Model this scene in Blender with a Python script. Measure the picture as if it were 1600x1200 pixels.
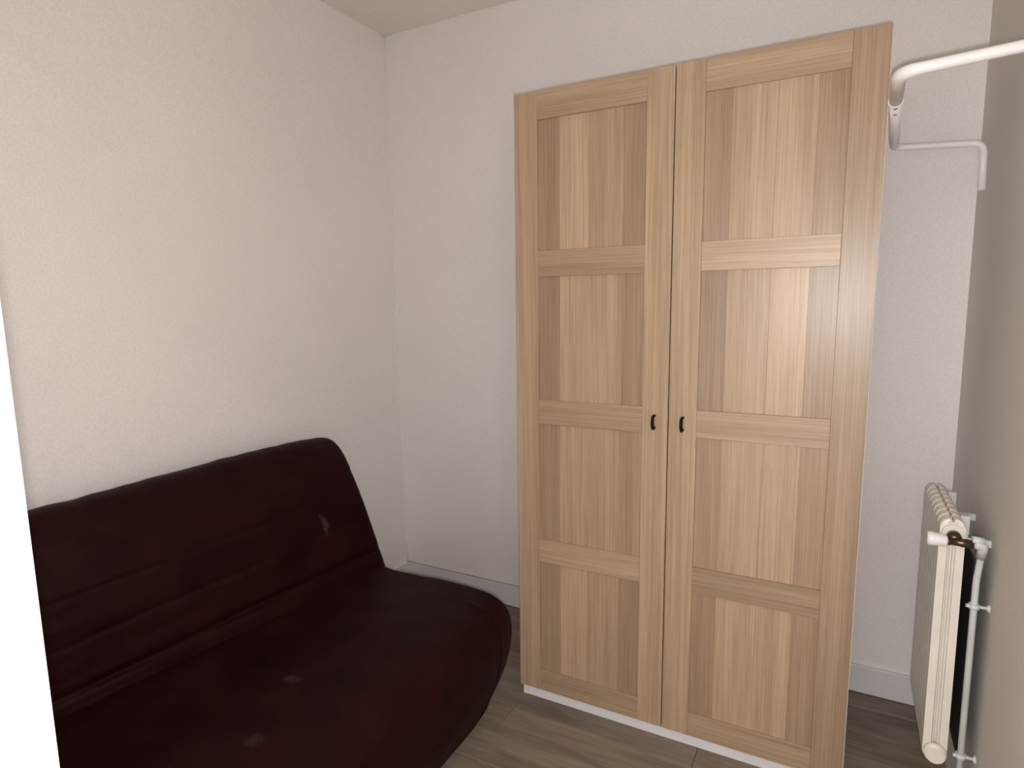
import bpy, bmesh, math, random
from mathutils import Vector, Matrix, noise
random.seed(7)
for o in list(bpy.data.objects): bpy.data.objects.remove(o)
scene = bpy.context.scene
C = scene.collection

# ------------------------------------------------------------------ camera, light, exposure
CAM_H = 1.39                                   # eye height of the phone above the floor
cd = bpy.data.cameras.new('camera'); cam = bpy.data.objects.new('camera', cd); C.objects.link(cam)
cd.sensor_width = 36; cd.lens = 962/1600*36; cd.clip_start = 0.02
right = Vector((0.8817192, 0.4714981, -0.0161491))
down = Vector((0.0497430, -0.1269520, -0.9906608))
fwd = Vector((-0.4691448, 0.8726814, -0.1353897))
cam.matrix_world = Matrix(((right.x, -down.x, -fwd.x, 0), (right.y, -down.y, -fwd.y, 0),
                           (right.z, -down.z, -fwd.z, CAM_H), (0, 0, 0, 1)))
scene.camera = cam
w = bpy.data.worlds.new('world'); scene.world = w; w.use_nodes = True
w.node_tree.nodes['Background'].inputs[0].default_value = (1.0, 0.965, 0.95, 1)
w.node_tree.nodes['Background'].inputs[1].default_value = 1.25
# the phone's own flash, just below the lens
ld = bpy.data.lights.new('phone_flash', 'POINT'); ld.energy = 33; ld.shadow_soft_size = 0.012
ld.color = (1.0, 0.975, 0.985)
lo = bpy.data.objects.new('phone_flash', ld); C.objects.link(lo); lo.location = (0.008, -0.005, CAM_H-0.024)
vs = scene.view_settings
vs.view_transform = 'Standard'; vs.look = 'None'; vs.gamma = 1; vs.use_curve_mapping = False
vs.exposure = 0.78

# ------------------------------------------------------------------ room dimensions (metres)
XL, XR, YB, YF, H = -1.873, 0.334, 2.337, 0.25, 2.567
WF = 1.778                                     # wardrobe door front plane

# ------------------------------------------------------------------ material helpers
def mat(name, col, rough=0.6, spec=0.5):
    m = bpy.data.materials.new(name); m.use_nodes = True
    b = m.node_tree.nodes['Principled BSDF']
    b.inputs['Base Color'].default_value = (*col, 1); b.inputs['Roughness'].default_value = rough
    b.inputs['Specular IOR Level'].default_value = spec
    return m, m.node_tree.nodes, m.node_tree.links, b
def nd(N, t, **kw):
    n = N.new(t)
    for k, v in kw.items(): setattr(n, k, v)
    return n
def ramp(N, p0, c0, p1, c1):
    r = N.new('ShaderNodeValToRGB'); e = r.color_ramp.elements
    e[0].position = p0; e[0].color = (*c0, 1); e[1].position = p1; e[1].color = (*c1, 1)
    return r
def mixc(N, L, a, b, fac, mode='MIX'):
    m = N.new('ShaderNodeMix'); m.data_type = 'RGBA'; m.blend_type = mode
    for s, v in ((m.inputs[0], fac), (m.inputs[6], a), (m.inputs[7], b)):
        if hasattr(v, 'is_output'): L.new(v, s)
        elif isinstance(v, (int, float)): s.default_value = v
        else: s.default_value = (*v, 1)
    return m.outputs[2]

def plaster(name, col, var=0.06, bump=0.12):
    m, N, L, b = mat(name, col, 0.75, 0.3)
    tc = nd(N, 'ShaderNodeTexCoord')
    n1 = nd(N, 'ShaderNodeTexNoise'); n1.inputs['Scale'].default_value = 1.6; n1.inputs['Detail'].default_value = 3
    n2 = nd(N, 'ShaderNodeTexNoise'); n2.inputs['Scale'].default_value = 170; n2.inputs['Detail'].default_value = 2
    L.new(tc.outputs['Object'], n1.inputs['Vector']); L.new(tc.outputs['Object'], n2.inputs['Vector'])
    r1 = ramp(N, 0.35, tuple(c*(1-var) for c in col), 0.65, tuple(min(1, c*(1+var*0.4)) for c in col))
    L.new(n1.outputs['Fac'], r1.inputs['Fac'])
    r2 = ramp(N, 0.3, (0.91, 0.91, 0.91), 0.7, (1, 1, 1)); L.new(n2.outputs['Fac'], r2.inputs['Fac'])
    L.new(mixc(N, L, r1.outputs['Color'], r2.outputs['Color'], 1.0, 'MULTIPLY'), b.inputs['Base Color'])
    bp = nd(N, 'ShaderNodeBump'); bp.inputs['Strength'].default_value = bump; bp.inputs['Distance'].default_value = 0.004
    L.new(n2.outputs['Fac'], bp.inputs['Height']); L.new(bp.outputs['Normal'], b.inputs['Normal'])
    return m
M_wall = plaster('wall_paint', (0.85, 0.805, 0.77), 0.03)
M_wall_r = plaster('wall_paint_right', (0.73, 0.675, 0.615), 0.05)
M_ceil = plaster('ceiling_paint', (0.84, 0.785, 0.715), 0.03)

def paint(name, col, rough=0.4, var=0.05):
    m, N, L, b = mat(name, col, rough, 0.5)
    tc = nd(N, 'ShaderNodeTexCoord'); n = nd(N, 'ShaderNodeTexNoise'); n.inputs['Scale'].default_value = 9
    n.inputs['Detail'].default_value = 4
    L.new(tc.outputs['Object'], n.inputs['Vector'])
    r = ramp(N, 0.3, tuple(c*(1-var) for c in col), 0.7, col); L.new(n.outputs['Fac'], r.inputs['Fac'])
    L.new(r.outputs['Color'], b.inputs['Base Color'])
    return m
M_trim = paint('trim_white', (0.74, 0.71, 0.70), 0.45)
M_jamb = paint('jamb_white', (0.86, 0.84, 0.84), 0.4, 0.02)
M_caulk = paint('caulk', (0.78, 0.75, 0.71), 0.5)
M_white = paint('cabinet_white', (0.80, 0.78, 0.78), 0.4)
M_rad = paint('radiator_enamel', (0.80, 0.75, 0.65), 0.35, 0.12)
M_pipe = paint('pipe_paint', (0.68, 0.70, 0.66), 0.4, 0.2)
M_tube = paint('tube_white', (0.84, 0.81, 0.78), 0.32, 0.03)
M_plastic = paint('plastic_white', (0.80, 0.76, 0.75), 0.35, 0.03)
M_brass = paint('aged_brass', (0.13, 0.085, 0.055), 0.3, 0.4); M_brass.node_tree.nodes['Principled BSDF'].inputs['Metallic'].default_value = 0.85
M_black = paint('handle_black', (0.004, 0.0035, 0.0035), 0.6, 0.2); M_black.node_tree.nodes['Principled BSDF'].inputs['Specular IOR Level'].default_value = 0.2
M_dark = paint('screw_dark', (0.10, 0.08, 0.07), 0.5, 0.2)

def wood(name, axis, base, rough):
    """oak foil: fine grain streaks along `axis` (0 = x, 2 = z); the piece's own tone is its object colour"""
    m, N, L, b = mat(name, base, rough, 0.5)
    tc = nd(N, 'ShaderNodeTexCoord'); oi = nd(N, 'ShaderNodeObjectInfo')
    off = nd(N, 'ShaderNodeVectorMath', operation='SCALE'); L.new(oi.outputs['Location'], off.inputs[0]); off.inputs['Scale'].default_value = 3.7
    add = nd(N, 'ShaderNodeVectorMath', operation='ADD'); L.new(tc.outputs['Object'], add.inputs[0]); L.new(off.outputs[0], add.inputs[1])
    def layer(across, along, detail):
        mp = nd(N, 'ShaderNodeMapping'); s = [across]*3; s[axis] = along; mp.inputs['Scale'].default_value = s
        L.new(add.outputs[0], mp.inputs['Vector'])
        n = nd(N, 'ShaderNodeTexNoise'); n.inputs['Scale'].default_value = 1; n.inputs['Detail'].default_value = detail
        L.new(mp.outputs['Vector'], n.inputs['Vector']); return n.outputs['Fac']
    f1 = layer(30, 0.9, 2); f2 = layer(260, 3.0, 3); f3 = layer(700, 14, 1)
    r1 = ramp(N, 0.3, (0.86, 0.84, 0.82), 0.7, (1.04, 1.04, 1.04)); L.new(f1, r1.inputs['Fac'])
    r2 = ramp(N, 0.32, (0.80, 0.78, 0.75), 0.62, (1.03, 1.03, 1.03)); L.new(f2, r2.inputs['Fac'])
    r3 = ramp(N, 0.30, (0.90, 0.88, 0.86), 0.5, (1.0, 1.0, 1.0)); L.new(f3, r3.inputs['Fac'])
    c = mixc(N, L, oi.outputs['Color'], r1.outputs['Color'], 1.0, 'MULTIPLY')
    c = mixc(N, L, c, r2.outputs['Color'], 1.0, 'MULTIPLY')
    c = mixc(N, L, c, r3.outputs['Color'], 1.0, 'MULTIPLY')
    L.new(c, b.inputs['Base Color'])
    bp = nd(N, 'ShaderNodeBump'); bp.inputs['Strength'].default_value = 0.10; bp.inputs['Distance'].default_value = 0.001
    L.new(f2, bp.inputs['Height']); L.new(bp.outputs['Normal'], b.inputs['Normal'])
    return m
M_oak_v = wood('oak_upright', 2, (0.5, 0.35, 0.22), 0.36)
M_oak_h = wood('oak_crosswise', 0, (0.5, 0.35, 0.22), 0.36)

def floor_mat():
    m, N, L, b = mat('laminate', (0.2, 0.16, 0.12), 0.5, 0.35)
    tc = nd(N, 'ShaderNodeTexCoord'); oi = nd(N, 'ShaderNodeObjectInfo')
    off = nd(N, 'ShaderNodeVectorMath', operation='SCALE'); L.new(oi.outputs['Location'], off.inputs[0]); off.inputs['Scale'].default_value = 5.3
    add = nd(N, 'ShaderNodeVectorMath', operation='ADD'); L.new(tc.outputs['Object'], add.inputs[0]); L.new(off.outputs[0], add.inputs[1])
    def layer(sc, detail, dist=0):
        mp = nd(N, 'ShaderNodeMapping'); mp.inputs['Scale'].default_value = sc; L.new(add.outputs[0], mp.inputs['Vector'])
        n = nd(N, 'ShaderNodeTexNoise'); n.inputs['Scale'].default_value = 1; n.inputs['Detail'].default_value = detail
        n.inputs['Distortion'].default_value = dist; L.new(mp.outputs['Vector'], n.inputs['Vector']); return n.outputs['Fac']
    f1 = layer((3, 16, 16), 4, 0.6); f2 = layer((7, 120, 120), 3)
    r1 = ramp(N, 0.3, (0.66, 0.64, 0.62), 0.72, (1.18, 1.18, 1.18)); L.new(f1, r1.inputs['Fac'])
    r2 = ramp(N, 0.3, (0.82, 0.8, 0.78), 0.65, (1.05, 1.05, 1.05)); L.new(f2, r2.inputs['Fac'])
    c = mixc(N, L, oi.outputs['Color'], r1.outputs['Color'], 1.0, 'MULTIPLY')
    c = mixc(N, L, c, r2.outputs['Color'], 1.0, 'MULTIPLY'); L.new(c, b.inputs['Base Color'])
    return m
M_floor = floor_mat()
M_sub = paint('subfloor', (0.06, 0.05, 0.04), 0.9, 0.2)

def fabric():
    m, N, L, b = mat('sofa_cover', (0.02, 0.004, 0.004), 0.58, 0.10)
    tc = nd(N, 'ShaderNodeTexCoord')
    n1 = nd(N, 'ShaderNodeTexNoise'); n1.inputs['Scale'].default_value = 7; n1.inputs['Detail'].default_value = 5
    n2 = nd(N, 'ShaderNodeTexNoise'); n2.inputs['Scale'].default_value = 420; n2.inputs['Detail'].default_value = 1
    for n in (n1, n2): L.new(tc.outputs['Object'], n.inputs['Vector'])
    r1 = ramp(N, 0.3, (0.0100, 0.0010, 0.0012), 0.7, (0.018, 0.0023, 0.0026)); L.new(n1.outputs['Fac'], r1.inputs['Fac'])
    col = r1.outputs['Color']
    # three chalky smudges worn into the cover (object coordinates = metres in the room)
    wob = nd(N, 'ShaderNodeTexNoise'); wob.inputs['Scale'].default_value = 45; wob.inputs['Detail'].default_value = 3
    L.new(tc.outputs['Object'], wob.inputs['Vector'])
    for (cx, cy, cz), (sx, sy, sz), amt in SMUDGES:
        v = nd(N, 'ShaderNodeVectorMath', operation='SUBTRACT'); L.new(tc.outputs['Object'], v.inputs[0]); v.inputs[1].default_value = (cx, cy, cz)
        d = nd(N, 'ShaderNodeVectorMath', operation='DIVIDE'); L.new(v.outputs[0], d.inputs[0]); d.inputs[1].default_value = (sx, sy, sz)
        ln = nd(N, 'ShaderNodeVectorMath', operation='LENGTH'); L.new(d.outputs[0], ln.inputs[0])
        ad = nd(N, 'ShaderNodeMath', operation='ADD'); L.new(ln.outputs['Value'], ad.inputs[0]); L.new(wob.outputs['Fac'], ad.inputs[1])
        rr = ramp(N, 0.75, (amt,)*3, 1.55, (0, 0, 0)); L.new(ad.outputs[0], rr.inputs['Fac'])
        col = mixc(N, L, col, (0.06, 0.048, 0.047), rr.outputs['Color'])
    L.new(col, b.inputs['Base Color'])
    b.inputs['Sheen Weight'].default_value = 0.006; b.inputs['Sheen Roughness'].default_value = 0.5
    b.inputs['Sheen Tint'].default_value = (0.8, 0.5, 0.5, 1)
    bp = nd(N, 'ShaderNodeBump'); bp.inputs['Strength'].default_value = 0.25; bp.inputs['Distance'].default_value = 0.002
    L.new(n2.outputs['Fac'], bp.inputs['Height']); L.new(bp.outputs['Normal'], b.inputs['Normal'])
    return m
SMUDGES = [((-1.545, 1.50, 0.625), (0.15, 0.036, 0.080), 0.5), ((-1.22, 1.03, 0.42), (0.060, 0.034, 0.06), 0.32),
           ((-1.12, 0.83, 0.42), (0.045, 0.045, 0.05), 0.30)]
M_sofa = fabric()

# ------------------------------------------------------------------ mesh helpers
WLOC = {}                                       # world location of every object (no rotations are used)
def tag(o, label=None, cat=None, group=None, kind=None):
    for k, v in (('label', label), ('category', cat), ('group', group), ('kind', kind)):
        if v: o[k] = v
    return o
def empty(name, loc, label, cat, group=None):
    o = bpy.data.objects.new(name, None); C.objects.link(o); o.location = loc; o.empty_display_size = 0.05
    WLOC[o.name] = Vector(loc); return tag(o, label, cat, group)
def obj(name, bm, m, parent=None, origin='centre', smooth=False, color=None):
    """bm holds world coordinates; links it as ONE mesh object"""
    bmesh.ops.recalc_face_normals(bm, faces=bm.faces)
    if origin == 'centre':
        lo_ = Vector([min(v.co[i] for v in bm.verts) for i in range(3)]); hi = Vector([max(v.co[i] for v in bm.verts) for i in range(3)])
        org = (lo_+hi)/2
    else: org = Vector(origin)
    bmesh.ops.translate(bm, verts=bm.verts, vec=-org)
    me = bpy.data.meshes.new(name)
    if smooth:
        for f in bm.faces: f.smooth = True
    bm.to_mesh(me); bm.free(); me.materials.append(m)
    o = bpy.data.objects.new(name, me); C.objects.link(o); WLOC[o.name] = org
    if parent is not None: o.parent = parent; o.location = org-WLOC[parent.name]
    else: o.location = org
    if color: o.color = (*color, 1)
    return o
def box(bm, x0, x1, y0, y1, z0, z1, bev=0.0, seg=1):
    vs_ = [bm.verts.new((x, y, z)) for x in (x0, x1) for y in (y0, y1) for z in (z0, z1)]
    fs = [(0, 1, 3, 2), (4, 6, 7, 5), (0, 4, 5, 1), (2, 3, 7, 6), (0, 2, 6, 4), (1, 5, 7, 3)]
    F = [bm.faces.new([vs_[i] for i in f]) for f in fs]
    if bev > 0:
        ed = {e for f in F for e in f.edges}
        bmesh.ops.bevel(bm, geom=list(ed), offset=bev, segments=seg, affect='EDGES', profile=0.5)
    return bm
def bx(*a, **k): return box(bmesh.new(), *a, **k)
def tube(path, r, seg=14, caps=True, bm=None):
    bm = bm or bmesh.new(); P = [Vector(p) for p in path]; n = len(P)
    R = r if isinstance(r, (list, tuple)) else [r]*n
    t0 = (P[1]-P[0]).normalized(); u = t0.orthogonal().normalized(); rings = []
    for i, p in enumerate(P):
        t = (P[min(i+1, n-1)]-P[max(i-1, 0)]).normalized()
        u = (u-t*u.dot(t)).normalized(); v = t.cross(u)
        rings.append([bm.verts.new(p+(u*math.cos(a)+v*math.sin(a))*R[i]) for a in [2*math.pi*k/seg for k in range(seg)]])
    for a, b in zip(rings, rings[1:]):
        for k in range(seg): bm.faces.new((a[k], a[(k+1) % seg], b[(k+1) % seg], b[k])).smooth = True
    if caps: bm.faces.new(rings[0][::-1]); bm.faces.new(rings[-1])
    return bm
def bend_path(pts, rad, n=8):
    """polyline with rounded corners"""
    P = [Vector(p) for p in pts]; out = [P[0]]
    for i in range(1, len(P)-1):
        a = (P[i-1]-P[i]).normalized(); b = (P[i+1]-P[i]).normalized()
        s0 = P[i]+a*rad; s1 = P[i]+b*rad
        for k in range(n+1):
            t = k/n; out.append(s0*(1-t)**2+P[i]*2*t*(1-t)+s1*t*t)
    out.append(P[-1]); return out
def prism_y(outline, y0, y1, bev=0.0, seg=2):
    bm = bmesh.new()
    a = [bm.verts.new((x, y0, z)) for x, z in outline]; b = [bm.verts.new((x, y1, z)) for x, z in outline]
    n = len(a); fa = bm.faces.new(a); fb = bm.faces.new(b[::-1])
    for i in range(n): bm.faces.new((a[i], b[i], b[(i+1) % n], a[(i+1) % n]))
    if bev: bmesh.ops.bevel(bm, geom=list(set(fa.edges) | set(fb.edges)), offset=bev, segments=seg, affect='EDGES', profile=0.5)
    return bm

# ------------------------------------------------------------------ room shell
def lean_left(bm):                               # the left wall is a centimetre out of plumb
    for v in bm.verts: v.co.x -= 0.0042*(v.co.z-1.28)
    return bm
T = 0.12
obj_s = lambda n, bm, m, **k: tag(obj(n, bm, m, **k), kind='structure')
wl = obj_s('wall_left', lean_left(bx(XL-T, XL, YF-0.15, YB+T, -0.05, H+0.02)), M_wall)
obj_s('wall_back', bx(XL-0.02, XR+T, YB, YB+T, -0.05, H+0.02), M_wall)
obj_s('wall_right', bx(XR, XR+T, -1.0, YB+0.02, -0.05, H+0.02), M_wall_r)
DX0, DX1, DH = -0.607, 0.235, 2.06              # doorway the photo is taken from
bm = bx(XL-T, DX0-0.02, YF-0.10, YF, -0.05, H+0.02); box(bm, DX1+0.02, XR+0.02, YF-0.10, YF, -0.05, H+0.02)
box(bm, DX0-0.02, DX1+0.02, YF-0.10, YF, DH+0.02, H+0.02)
obj_s('wall_front', bm, M_wall)
obj_s('ceiling', bx(XL-T, XR+T, -0.9, YB+T, H, H+0.1), M_ceil)
bm = bx(DX0-0.02, DX0, YF-0.11, YF+0.001, 0, DH, bev=0.002); box(bm, DX1, DX1+0.02, YF-0.11, YF+0.001, 0, DH, bev=0.002)
box(bm, DX0-0.02, DX1+0.02, YF-0.11, YF+0.001, DH, DH+0.02, bev=0.002)
obj_s('door_1', bm, M_jamb)

fl = obj_s('floor', bx(XL-T, XR+T, -0.9, YB+T, -0.05, -0.008), M_sub)
PW = 0.133; y = YB+0.0; row = 0
y1 = 2.11+PW*2
while y1 > -0.85:
    y0 = y1-PW; x = XL-0.9+[0.0, 0.62, 0.28, 0.83][row % 4]
    while x < XR:
        a, b = max(x, XL-0.01), min(x+1.22, XR+0.01)
        if b-a > 0.03:
            t = random.uniform(0.84, 1.12); h = random.uniform(-0.03, 0.03)
            obj('plank', bx(a+0.0006, b-0.0006, y0+0.0006, min(y1, YB+0.01)-0.0006, -0.008, 0.0, bev=0.0012), M_floor, fl,
                color=(0.25*t*(1+h), 0.20*t, 0.152*t*(1-h)))
        x += 1.22
    y1 = y0; row += 1

def skirting(name, x0, x1, y0, y1):
    bm = bx(x0, x1, y0, y1, 0.004, 0.104, bev=0.003, seg=2); return obj_s(name, bm, M_trim)
skirting('baseboard_back', XL+0.012, XR-0.004, YB-0.013, YB+0.002)
skirting('baseboard_left', XL-0.002, XL+0.0145, YF+0.01, YB-0.002)
pts = [(XL+0.015+i*0.95/30, YB-0.009, 0.1045) for i in range(31)]
obj_s('trim_4', tube(pts, [0.004+0.0015*noise.noise(Vector((p[0]*9, 3, 0))) for p in pts], 8), paint('old_filler', (0.50, 0.42, 0.35), 0.7, 0.25))
# bead of filler run down the corner and along the ceiling line
pts = [(XL-0.0042*(z-1.28)+0.001, YB-0.001, z) for z in [0.1+i*(H-0.1)/40 for i in range(41)]]
bm = tube(pts, [0.0042+0.0012*noise.noise(Vector((0, 0, p[2]*9))) for p in pts], 8)
obj_s('trim_1', bm, M_caulk)
pts = [(XL+0.01+i*(XR-XL-0.02)/60, YB-0.0005, H-0.0005) for i in range(61)]
obj_s('trim_2', tube(pts, [0.0035+0.003*noise.noise(Vector((p[0]*7, 1, 0))) for p in pts], 8), M_wall)
pts = [(XL-0.0042*(H-1.28)+0.0005, YF+0.01+i*(YB-YF-0.02)/60, H-0.0005) for i in range(61)]
obj_s('trim_3', tube(pts, [0.0035+0.003*noise.noise(Vector((p[1]*7, 5, 0))) for p in pts], 8), M_wall)

# ------------------------------------------------------------------ wardrobe
wd = empty('wardrobe', (-0.437, 2.06, 0), 'tall light oak two-door wardrobe with framed panel doors and white plinth', 'wardrobe')
def rack(bm):                                    # the flat-pack frame stands slightly out of square
    for v in bm.verts: v.co.x += 0.0045*(v.co.z-1.0)
    return bm
WX0, WX1, WY0, WY1, WT = -0.9355, 0.0665, WF+0.021, YB-0.004, 2.0165
def wpart(name, m, *a, parent=wd, color=None, bev=0.001, label=None):
    o = obj(name, rack(bx(*a, bev=bev)), m, parent, color=color)
    if label: o['label'] = label
    return o
wpart('side_panel', M_white, WX0, WX0+0.018, WY0, WY1, 0.0, WT-0.002)
wpart('side_panel', M_white, WX1-0.018, WX1, WY0, WY1, 0.0, WT-0.002)
wpart('top_panel', M_white, WX0+0.018, WX1-0.018, WY0, WY1, WT-0.02, WT-0.002)
wpart('bottom_panel', M_white, WX0+0.018, WX1-0.018, WY0, WY1, 0.055, 0.073)
wpart('back_panel', M_white, WX0+0.018, WX1-0.018, WY1-0.006, WY1, 0.073, WT-0.02)
wpart('plinth', M_white, WX0+0.0186, WX1-0.0186, WY0+0.0015, WY0+0.018, 0.0, 0.055, label='white plinth board')
RZ = [(0.048, 0.124), (0.515, 0.595), (0.988, 1.068), (1.461, 1.541), (1.933, WT)]     # rails, bottom to top
OAK = (0.49, 0.350, 0.230)
def tone(k, warm=0.0): return (OAK[0]*k*(1+warm), OAK[1]*k, OAK[2]*k*(1-warm))
def door(x0, x1, xs, strip_tones, rail_tones, stile_tones, hx, label):
    d = obj('door', rack(bx(x0+0.001, x1-0.001, WF+0.0105, WF+0.0195, 0.049, WT-0.001, bev=0.001)), M_oak_v, wd, color=tone(0.9))
    d['label'] = label
    for (a, b), t in zip(((x0, xs[0]), (xs[-1], x1)), stile_tones):
        obj('stile', rack(bx(a, b, WF, WF+0.0115, RZ[0][0], WT, bev=0.0009)), M_oak_v, d, color=tone(t))
    for (z0, z1), t in zip(RZ, rail_tones):
        obj('rail', rack(bx(xs[0]+0.0002, xs[-1]-0.0002, WF+0.0003, WF+0.0112, z0, z1, bev=0.0008)), M_oak_h, d, color=tone(t))
    for i in range(4):
        z0, z1 = RZ[i][1], RZ[i+1][0]
        for k, (a, b) in enumerate(zip(xs, xs[1:])):
            t = strip_tones[k]*(1+0.03*math.sin(i*2.3+k*1.7))
            obj('panel_strip', rack(bx(a+0.0001, b-0.0001, WF+0.0075, WF+0.011, z0-0.001, z1+0.001, bev=0.0003)), M_oak_v, d, color=tone(t, 0.02 if strip_tones[k] < 0.9 else 0.0))
    zc = 1.026
    path = bend_path([(hx, WF+0.001, zc+0.018), (hx, WF-0.022, zc+0.020), (hx, WF-0.028, zc+0.0), (hx, WF-0.022, zc-0.020), (hx, WF+0.001, zc-0.018)], 0.009, 6)
    n = len(path); h = obj('handle', tube(path, [0.0036+0.0014*math.sin(math.pi*i/(n-1)) for i in range(n)], 12), M_black, d)
    h['label'] = 'small black bow handle'
    return d
door(-0.937, -0.4400, [-0.859, -0.787, -0.692, -0.585, -0.517], [0.74, 1.03, 0.93, 0.76], [0.86, 0.99, 0.84, 0.80, 0.92], [0.95, 1.0], -0.4775,
     'door hinged beside the sofa')
door(-0.4370, 0.0640, [-0.357, -0.288, -0.177, -0.084, -0.016], [0.78, 1.0, 1.07, 0.84], [0.93, 0.82, 0.92, 1.08, 1.0], [1.0, 0.84], -0.3945,
     'door beside the radiator')

# ------------------------------------------------------------------ sofa bed
SY0, SY1 = 0.30, 1.745
sofa = empty('sofa_bed', (-1.36, 1.02, 0), 'armless fold-out sofa bed in a dark burgundy brown cloth cover', 'sofa')
def catmull(P, n):
    out = []; m = len(P)
    for i in range(m):
        p0, p1, p2, p3 = [Vector((*P[(i+k-1) % m], 0)) for k in range(4)]
        for k in range(n):
            t = k/n
            q = 0.5*((2*p1)+(p2-p0)*t+(2*p0-5*p1+4*p2-p3)*t*t+(3*p1-p0-3*p2+p3)*t**3)
            out.append((q.x, q.y))
    return out
def loft(profile, y0, y1, end_r, core, disp, ns=110, yshape=None):
    """closed profile swept along y, both ends rolled in towards `core`"""
    bm = bmesh.new(); rings = []
    ys = []
    for i in range(ns+1):
        u = i/ns
        ys.append(y0+(y1-y0)*(0.5-0.5*math.cos(math.pi*u)) * 0.55 + (y1-y0)*u*0.45)
    for y in ys:
        dd = min(y-y0, y1-y); q = max(0.0, 1-dd/end_r); k = 1-(1-math.sqrt(max(0, 1-min(q, 0.9995)**2.6)))
        ring = []
        for j, (x, z) in enumerate(profile):
            c = core(x, z); px = c[0]+(x-c[0])*k; pz = c[1]+(z-c[1])*k
            dx, dz, dy = disp(j/len(profile), x, z, y)
            yy = y if yshape is None else yshape(px, y, pz)
            ring.append(bm.verts.new((px+dx*k, yy+dy, pz+dz*k)))
        rings.append(ring)
    n = len(profile)
    for a, b in zip(rings, rings[1:]):
        for j in range(n): bm.faces.new((a[j], a[(j+1) % n], b[(j+1) % n], b[j])).smooth = True
    bm.faces.new(rings[0]); bm.faces.new(rings[-1][::-1])
    return bm
nz = lambda x, y, z: noise.noise(Vector((x, y, z)))
# backrest: leaning slab with a rolled top
bp_ = [(-1.455, 0.36), (-1.485, 0.47), (-1.545, 0.62), (-1.605, 0.755), (-1.655, 0.85), (-1.705, 0.893), (-1.765, 0.888), (-1.81, 0.83),
       (-1.835, 0.68), (-1.84, 0.5), (-1.82, 0.34), (-1.65, 0.28), (-1.52, 0.29)]
back = catmull(bp_, 22)
def disp_back(u, x, z, y):
    g = 0
    front = u < 0.42
    if front:
        for zc, dep, wdt in ((0.70, 0.005, 0.006), (0.595, 0.006, 0.006), (0.475, 0.017, 0.010)):
            zz = z-zc-0.008*nz(y*2.1, zc*9, 3)
            g += min(1, max(0.15, (1.72-y)/0.08))*dep*max(0.1, 0.65+1.1*nz(y*4, zc*5, 0))*math.exp(-(zz/wdt)**2)
    f = 0.006*nz(x*3, y*2.2, z*5)+0.003*nz(x*9, y*6, z*16)+0.002*nz(x*20, y*9, z*40)
    top = 0.004*nz(4.0, y*5, 1)+0.004*nz(8.0, y*14, 1) if z > 0.82 else 0
    e = min(1, max(0, (y-1.42)/0.28)); top -= 0.020*e*e*max(0, (z-0.7)/0.2)
    sh = min(1, max(0, (1.66-y)/1.0)); lo_ = min(1, max(0, 1-(z-0.36)/0.42))
    sx = -0.115*sh*lo_*lo_*(3-2*lo_) if x > -1.72 else 0
    return (-g*0.9+f+sx, -g*0.35+top, 0.0)
b1 = loft(back, SY0, SY1, 0.065, lambda x, z: (-1.70+(0.62-z)*0.28+(0.04 if x > -1.7 else 0)*0, min(max(z, 0.34), 0.80)), disp_back)
o = obj('backrest', b1, M_sofa, sofa, origin=(0, 0, 0), smooth=True)
# seat: thick folded mattress, cover pulled in under the front edge
sp = [(-1.80, 0.30), (-1.65, 0.425), (-1.55, 0.430), (-1.44, 0.412), (-1.33, 0.416), (-1.20, 0.425), (-1.05, 0.422), (-0.965, 0.408), (-0.918, 0.372), (-0.900, 0.30),
      (-0.915, 0.19), (-0.95, 0.09), (-0.99, 0.022), (-1.10, 0.006), (-1.45, 0.006), (-1.75, 0.008), (-1.82, 0.12)]
seat = catmull(sp, 10)
def disp_seat(u, x, z, y):
    f = 0.006*nz(x*3+9, y*2.5, z*4)+0.003*nz(x*10, y*8, z*10)
    s = 0
    if x > -1.02 and z > 0.06: s = 0.005*math.exp(-((y-(SY1-0.15))/0.007)**2)     # corner seam of the cover
    e = min(1, max(0, (y-1.38)/0.33)); f -= 0.020*e*e*min(1, max(0, (x+1.35)/0.4))
    fr = 0.007*math.exp(-((z-0.20)/0.02)**2)*nz(y*3, 2, 2) if x > -1.0 else 0
    return (f+s+fr, (max(f, -0.006)+s*0.6) if z > 0.02 else 0, 0)
def seat_y(x, y, z):
    m = (SY0+SY1)/2; k = max(0, 1-max(z, 0)/0.36)
    pull = 0.12*k**1.3*max(0, (abs(y-m)/((SY1-SY0)/2)))**4
    return y-math.copysign(pull, y-m)
b2 = loft(seat, SY0-0.005, SY1-0.02, 0.05, lambda x, z: (min(max(x, -1.70), -1.02), min(max(z, 0.13), 0.31)), disp_seat, ns=230, yshape=seat_y)
o = obj('seat', b2, M_sofa, sofa, origin=(0, 0, 0), smooth=True)

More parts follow.
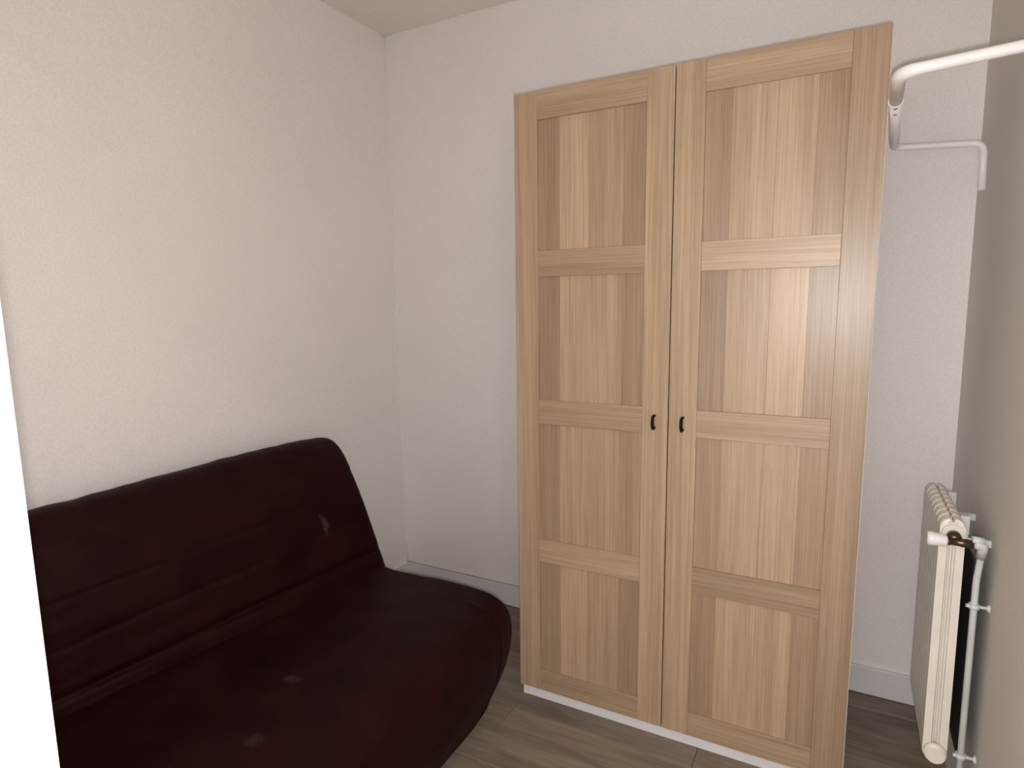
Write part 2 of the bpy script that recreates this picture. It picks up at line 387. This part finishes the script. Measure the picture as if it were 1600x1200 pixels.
# ------------------------------------------------------------------ radiator on the right wall
RY0, RP, RN = 1.70, 0.0395, 8
RX0, RX1, RB, RT = 0.2255, 0.2760, 0.246, 0.866
rad = empty('radiator', ((RX0+RX1)/2, RY0+RP*RN/2, RB), 'cream enamelled sectional column radiator hung on the side wall', 'radiator')
def lobe(x0, x1, outer):
    """half a section: a flat column whose outer shoulder is rounded top and bottom"""
    r = 0.021; pts = []
    n = 7
    for k in range(n+1):
        a = math.pi/2*k/n; pts.append((x0+r*0.95*(1-math.cos(a)) if outer < 0 else x1-r*0.95*(1-math.cos(a)), RT-r+r*math.sin(a)))
    inner = x1 if outer < 0 else x0
    pts.append((inner, RT-0.003)); pts.append((inner, RB+0.003))
    for k in range(n, -1, -1):
        a = math.pi/2*k/n; pts.append((x0+r*0.95*(1-math.cos(a)) if outer < 0 else x1-r*0.95*(1-math.cos(a)), RB+r-r*math.sin(a)))
    return pts
xm = (RX0+RX1)/2
for i in range(RN):
    y0 = RY0+i*RP; y1 = y0+RP-0.0015
    bm = prism_y(lobe(RX0, xm-0.0020, -1), y0, y1, 0.006, 3)
    b_ = prism_y(lobe(xm+0.0020, RX1, 1), y0, y1, 0.006, 3)
    me = bpy.data.meshes.new('tmp'); b_.to_mesh(me); b_.free(); bm.from_mesh(me); bpy.data.meshes.remove(me)
    box(bm, xm-0.0045, xm+0.0045, y0+0.010, y1-0.010, RB+0.008, RT-0.010)
    for z in (RB+0.028, RT-0.028): tube([(xm, y0-0.0005, z), (xm, y1+0.0015, z)], 0.0185, 16, bm=bm)
    obj('section', bm, M_rad, rad)
bm = tube([(xm, RY0+0.002, RB+0.026), (xm, RY0-0.012, RB+0.026), (xm, RY0-0.012, RB+0.026-0.00001), (xm, RY0-0.020, RB+0.026)], [0.0235, 0.0235, 0.0215, 0.020], 24)
obj('end_plug', bm, M_rad, rad)
bm = tube([(xm, RY0+0.002, RT-0.034), (xm, RY0-0.008, RT-0.034)], 0.022, 20)
obj('end_bushing', bm, M_rad, rad)
# thermostatic valve at the top
VY, VZ = RY0-0.030, 0.822
v = obj('valve_body', tube([(0.236, VY, VZ), (0.241, VY, VZ), (0.242, VY, VZ), (0.262, VY, VZ), (0.263, VY, VZ), (0.286, VY+0.004, VZ-0.002)],
                           [0.0098, 0.0098, 0.0085, 0.0085, 0.0098, 0.0095], 16), M_brass, rad)
v['label'] = 'dark aged brass valve body'
obj('union', tube([(xm+0.001, RY0-0.004, VZ+0.006), (xm+0.001, RY0-0.022, VZ+0.006), (xm+0.001, VY, VZ+0.003)], [0.0145, 0.0145, 0.008], 16), M_brass, v)
h = obj('valve_head', tube([(0.2375, VY, VZ), (0.236, VY, VZ), (0.232, VY, VZ), (0.205, VY-0.001, VZ+0.0015), (0.199, VY-0.001, VZ+0.0015), (0.1975, VY-0.001, VZ+0.0015)],
                           [0.011, 0.0125, 0.0135, 0.0165, 0.0155, 0.012], 20), M_plastic, rad)
h['label'] = 'white plastic valve head'
obj('valve_nut', tube([(0.284, VY+0.004, VZ+0.010), (0.306, VY+0.006, VZ+0.008)], 0.0095, 6), M_pipe, v)
# hook brackets between the radiator and the wall
for yb_ in (RY0+0.055, RY0+RP*RN-0.06):
    bm = bx(RX1-0.004, RX1+0.014, yb_-0.007, yb_+0.007, RT-0.050, RT-0.004, bev=0.0015); box(bm, RX1+0.006, XR+0.002, yb_-0.006, yb_+0.006, RT-0.075, RT-0.058, bev=0.0015)
    box(bm, RX1+0.004, RX1+0.012, yb_-0.006, yb_+0.006, RT-0.075, RT-0.045)
    obj('wall_bracket', bm, M_pipe, rad)

obj('gap_shade_sheet', bx(0.299, 0.302, RY0+0.02, RY0+RP*RN-0.01, RB+0.01, 0.768, bev=0.0005), paint('gap_shade_dark', (0.014, 0.011, 0.013), 0.7, 0.3), rad)['label'] = 'added dark sheet standing in for the shade behind the columns'  # added sheet, its near-black colour stands in for deep shade in the gap
PX, PY = 0.3045, 1.709
path = bend_path([(0.280, VY+0.004, VZ-0.001), (PX, VY+0.006, VZ-0.002), (PX+0.002, PY-0.010, VZ-0.05), (PX, PY, VZ-0.10), (PX, PY, -0.006)], 0.016, 6)
pipe = obj('supply_pipe', tube(path, 0.0072, 14), M_pipe, rad); pipe['label'] = 'thin white-painted supply pipe'
obj('elbow', tube(bend_path([(0.290, VY+0.005, VZ-0.001), (PX+0.001, VY+0.006, VZ-0.001), (PX+0.002, PY-0.014, VZ-0.036)], 0.010, 6), 0.0105, 14), M_pipe, pipe)
for z in (0.659, 0.272):
    bm = tube([(PX, PY, z-0.006), (PX, PY, z+0.006)], 0.0112, 14); tube([(PX+0.008, PY, z), (XR-0.005, PY, z), (XR-0.004, PY, z), (XR+0.001, PY, z)], [0.004, 0.004, 0.009, 0.010], 10, bm=bm)
    tube([(PX-0.016, PY-0.004, z+0.001), (PX-0.008, PY-0.003, z)], 0.0045, 8, bm=bm)
    obj('pipe_clip', bm, M_pipe, pipe)

# ------------------------------------------------------------------ clothes rail on the right wall
rail = empty('clothes_rail', (XR-0.012, 1.86, 1.68), 'white tubular telescopic clothes rail fixed high on the side wall', 'clothes rail')
R1, R2 = 0.0112, 0.0098
near = bend_path([(XR-R1+0.001, 1.493, 1.675), (XR-R1+0.001, 1.500, 1.838), (0.0735, 1.500, 1.822), (0.0800, 1.700, 1.8205)], 0.040, 10)
obj('outer_tube', tube(near, [R1 if p.x > 0.12 else R1+(0.0140-R1)*min(1, (0.12-p.x)/0.045) for p in near], 18), M_tube, rail)
far = bend_path([(0.0798, 1.690, 1.8205), (0.1035, 2.14, 1.8195), (0.1060, 2.222, 1.8190), (XR-R2+0.001, 2.222, 1.8060), (XR-R2+0.001, 2.208, 1.674)], 0.030, 10)
obj('inner_tube', tube(far, [0.0126 if p.y < 2.15 else R2 for p in far], 18), M_tube, rail)
obj('collar', tube([(0.0799, 1.6985, 1.8205), (0.0803, 1.7045, 1.8205)], 0.0152, 18), M_tube, rail)
for t in (0.04, 0.14):
    p = Vector((0.0803, 1.70, 1.8205)).lerp(Vector((0.1060, 2.222, 1.8190)), t)
    q = p+Vector((0, 0, -0.0126))
    obj('stop_screw', tube([q+Vector((0, 0, 0.002)), q-Vector((0, 0, 0.0012))], 0.0035, 10), M_dark, rail)
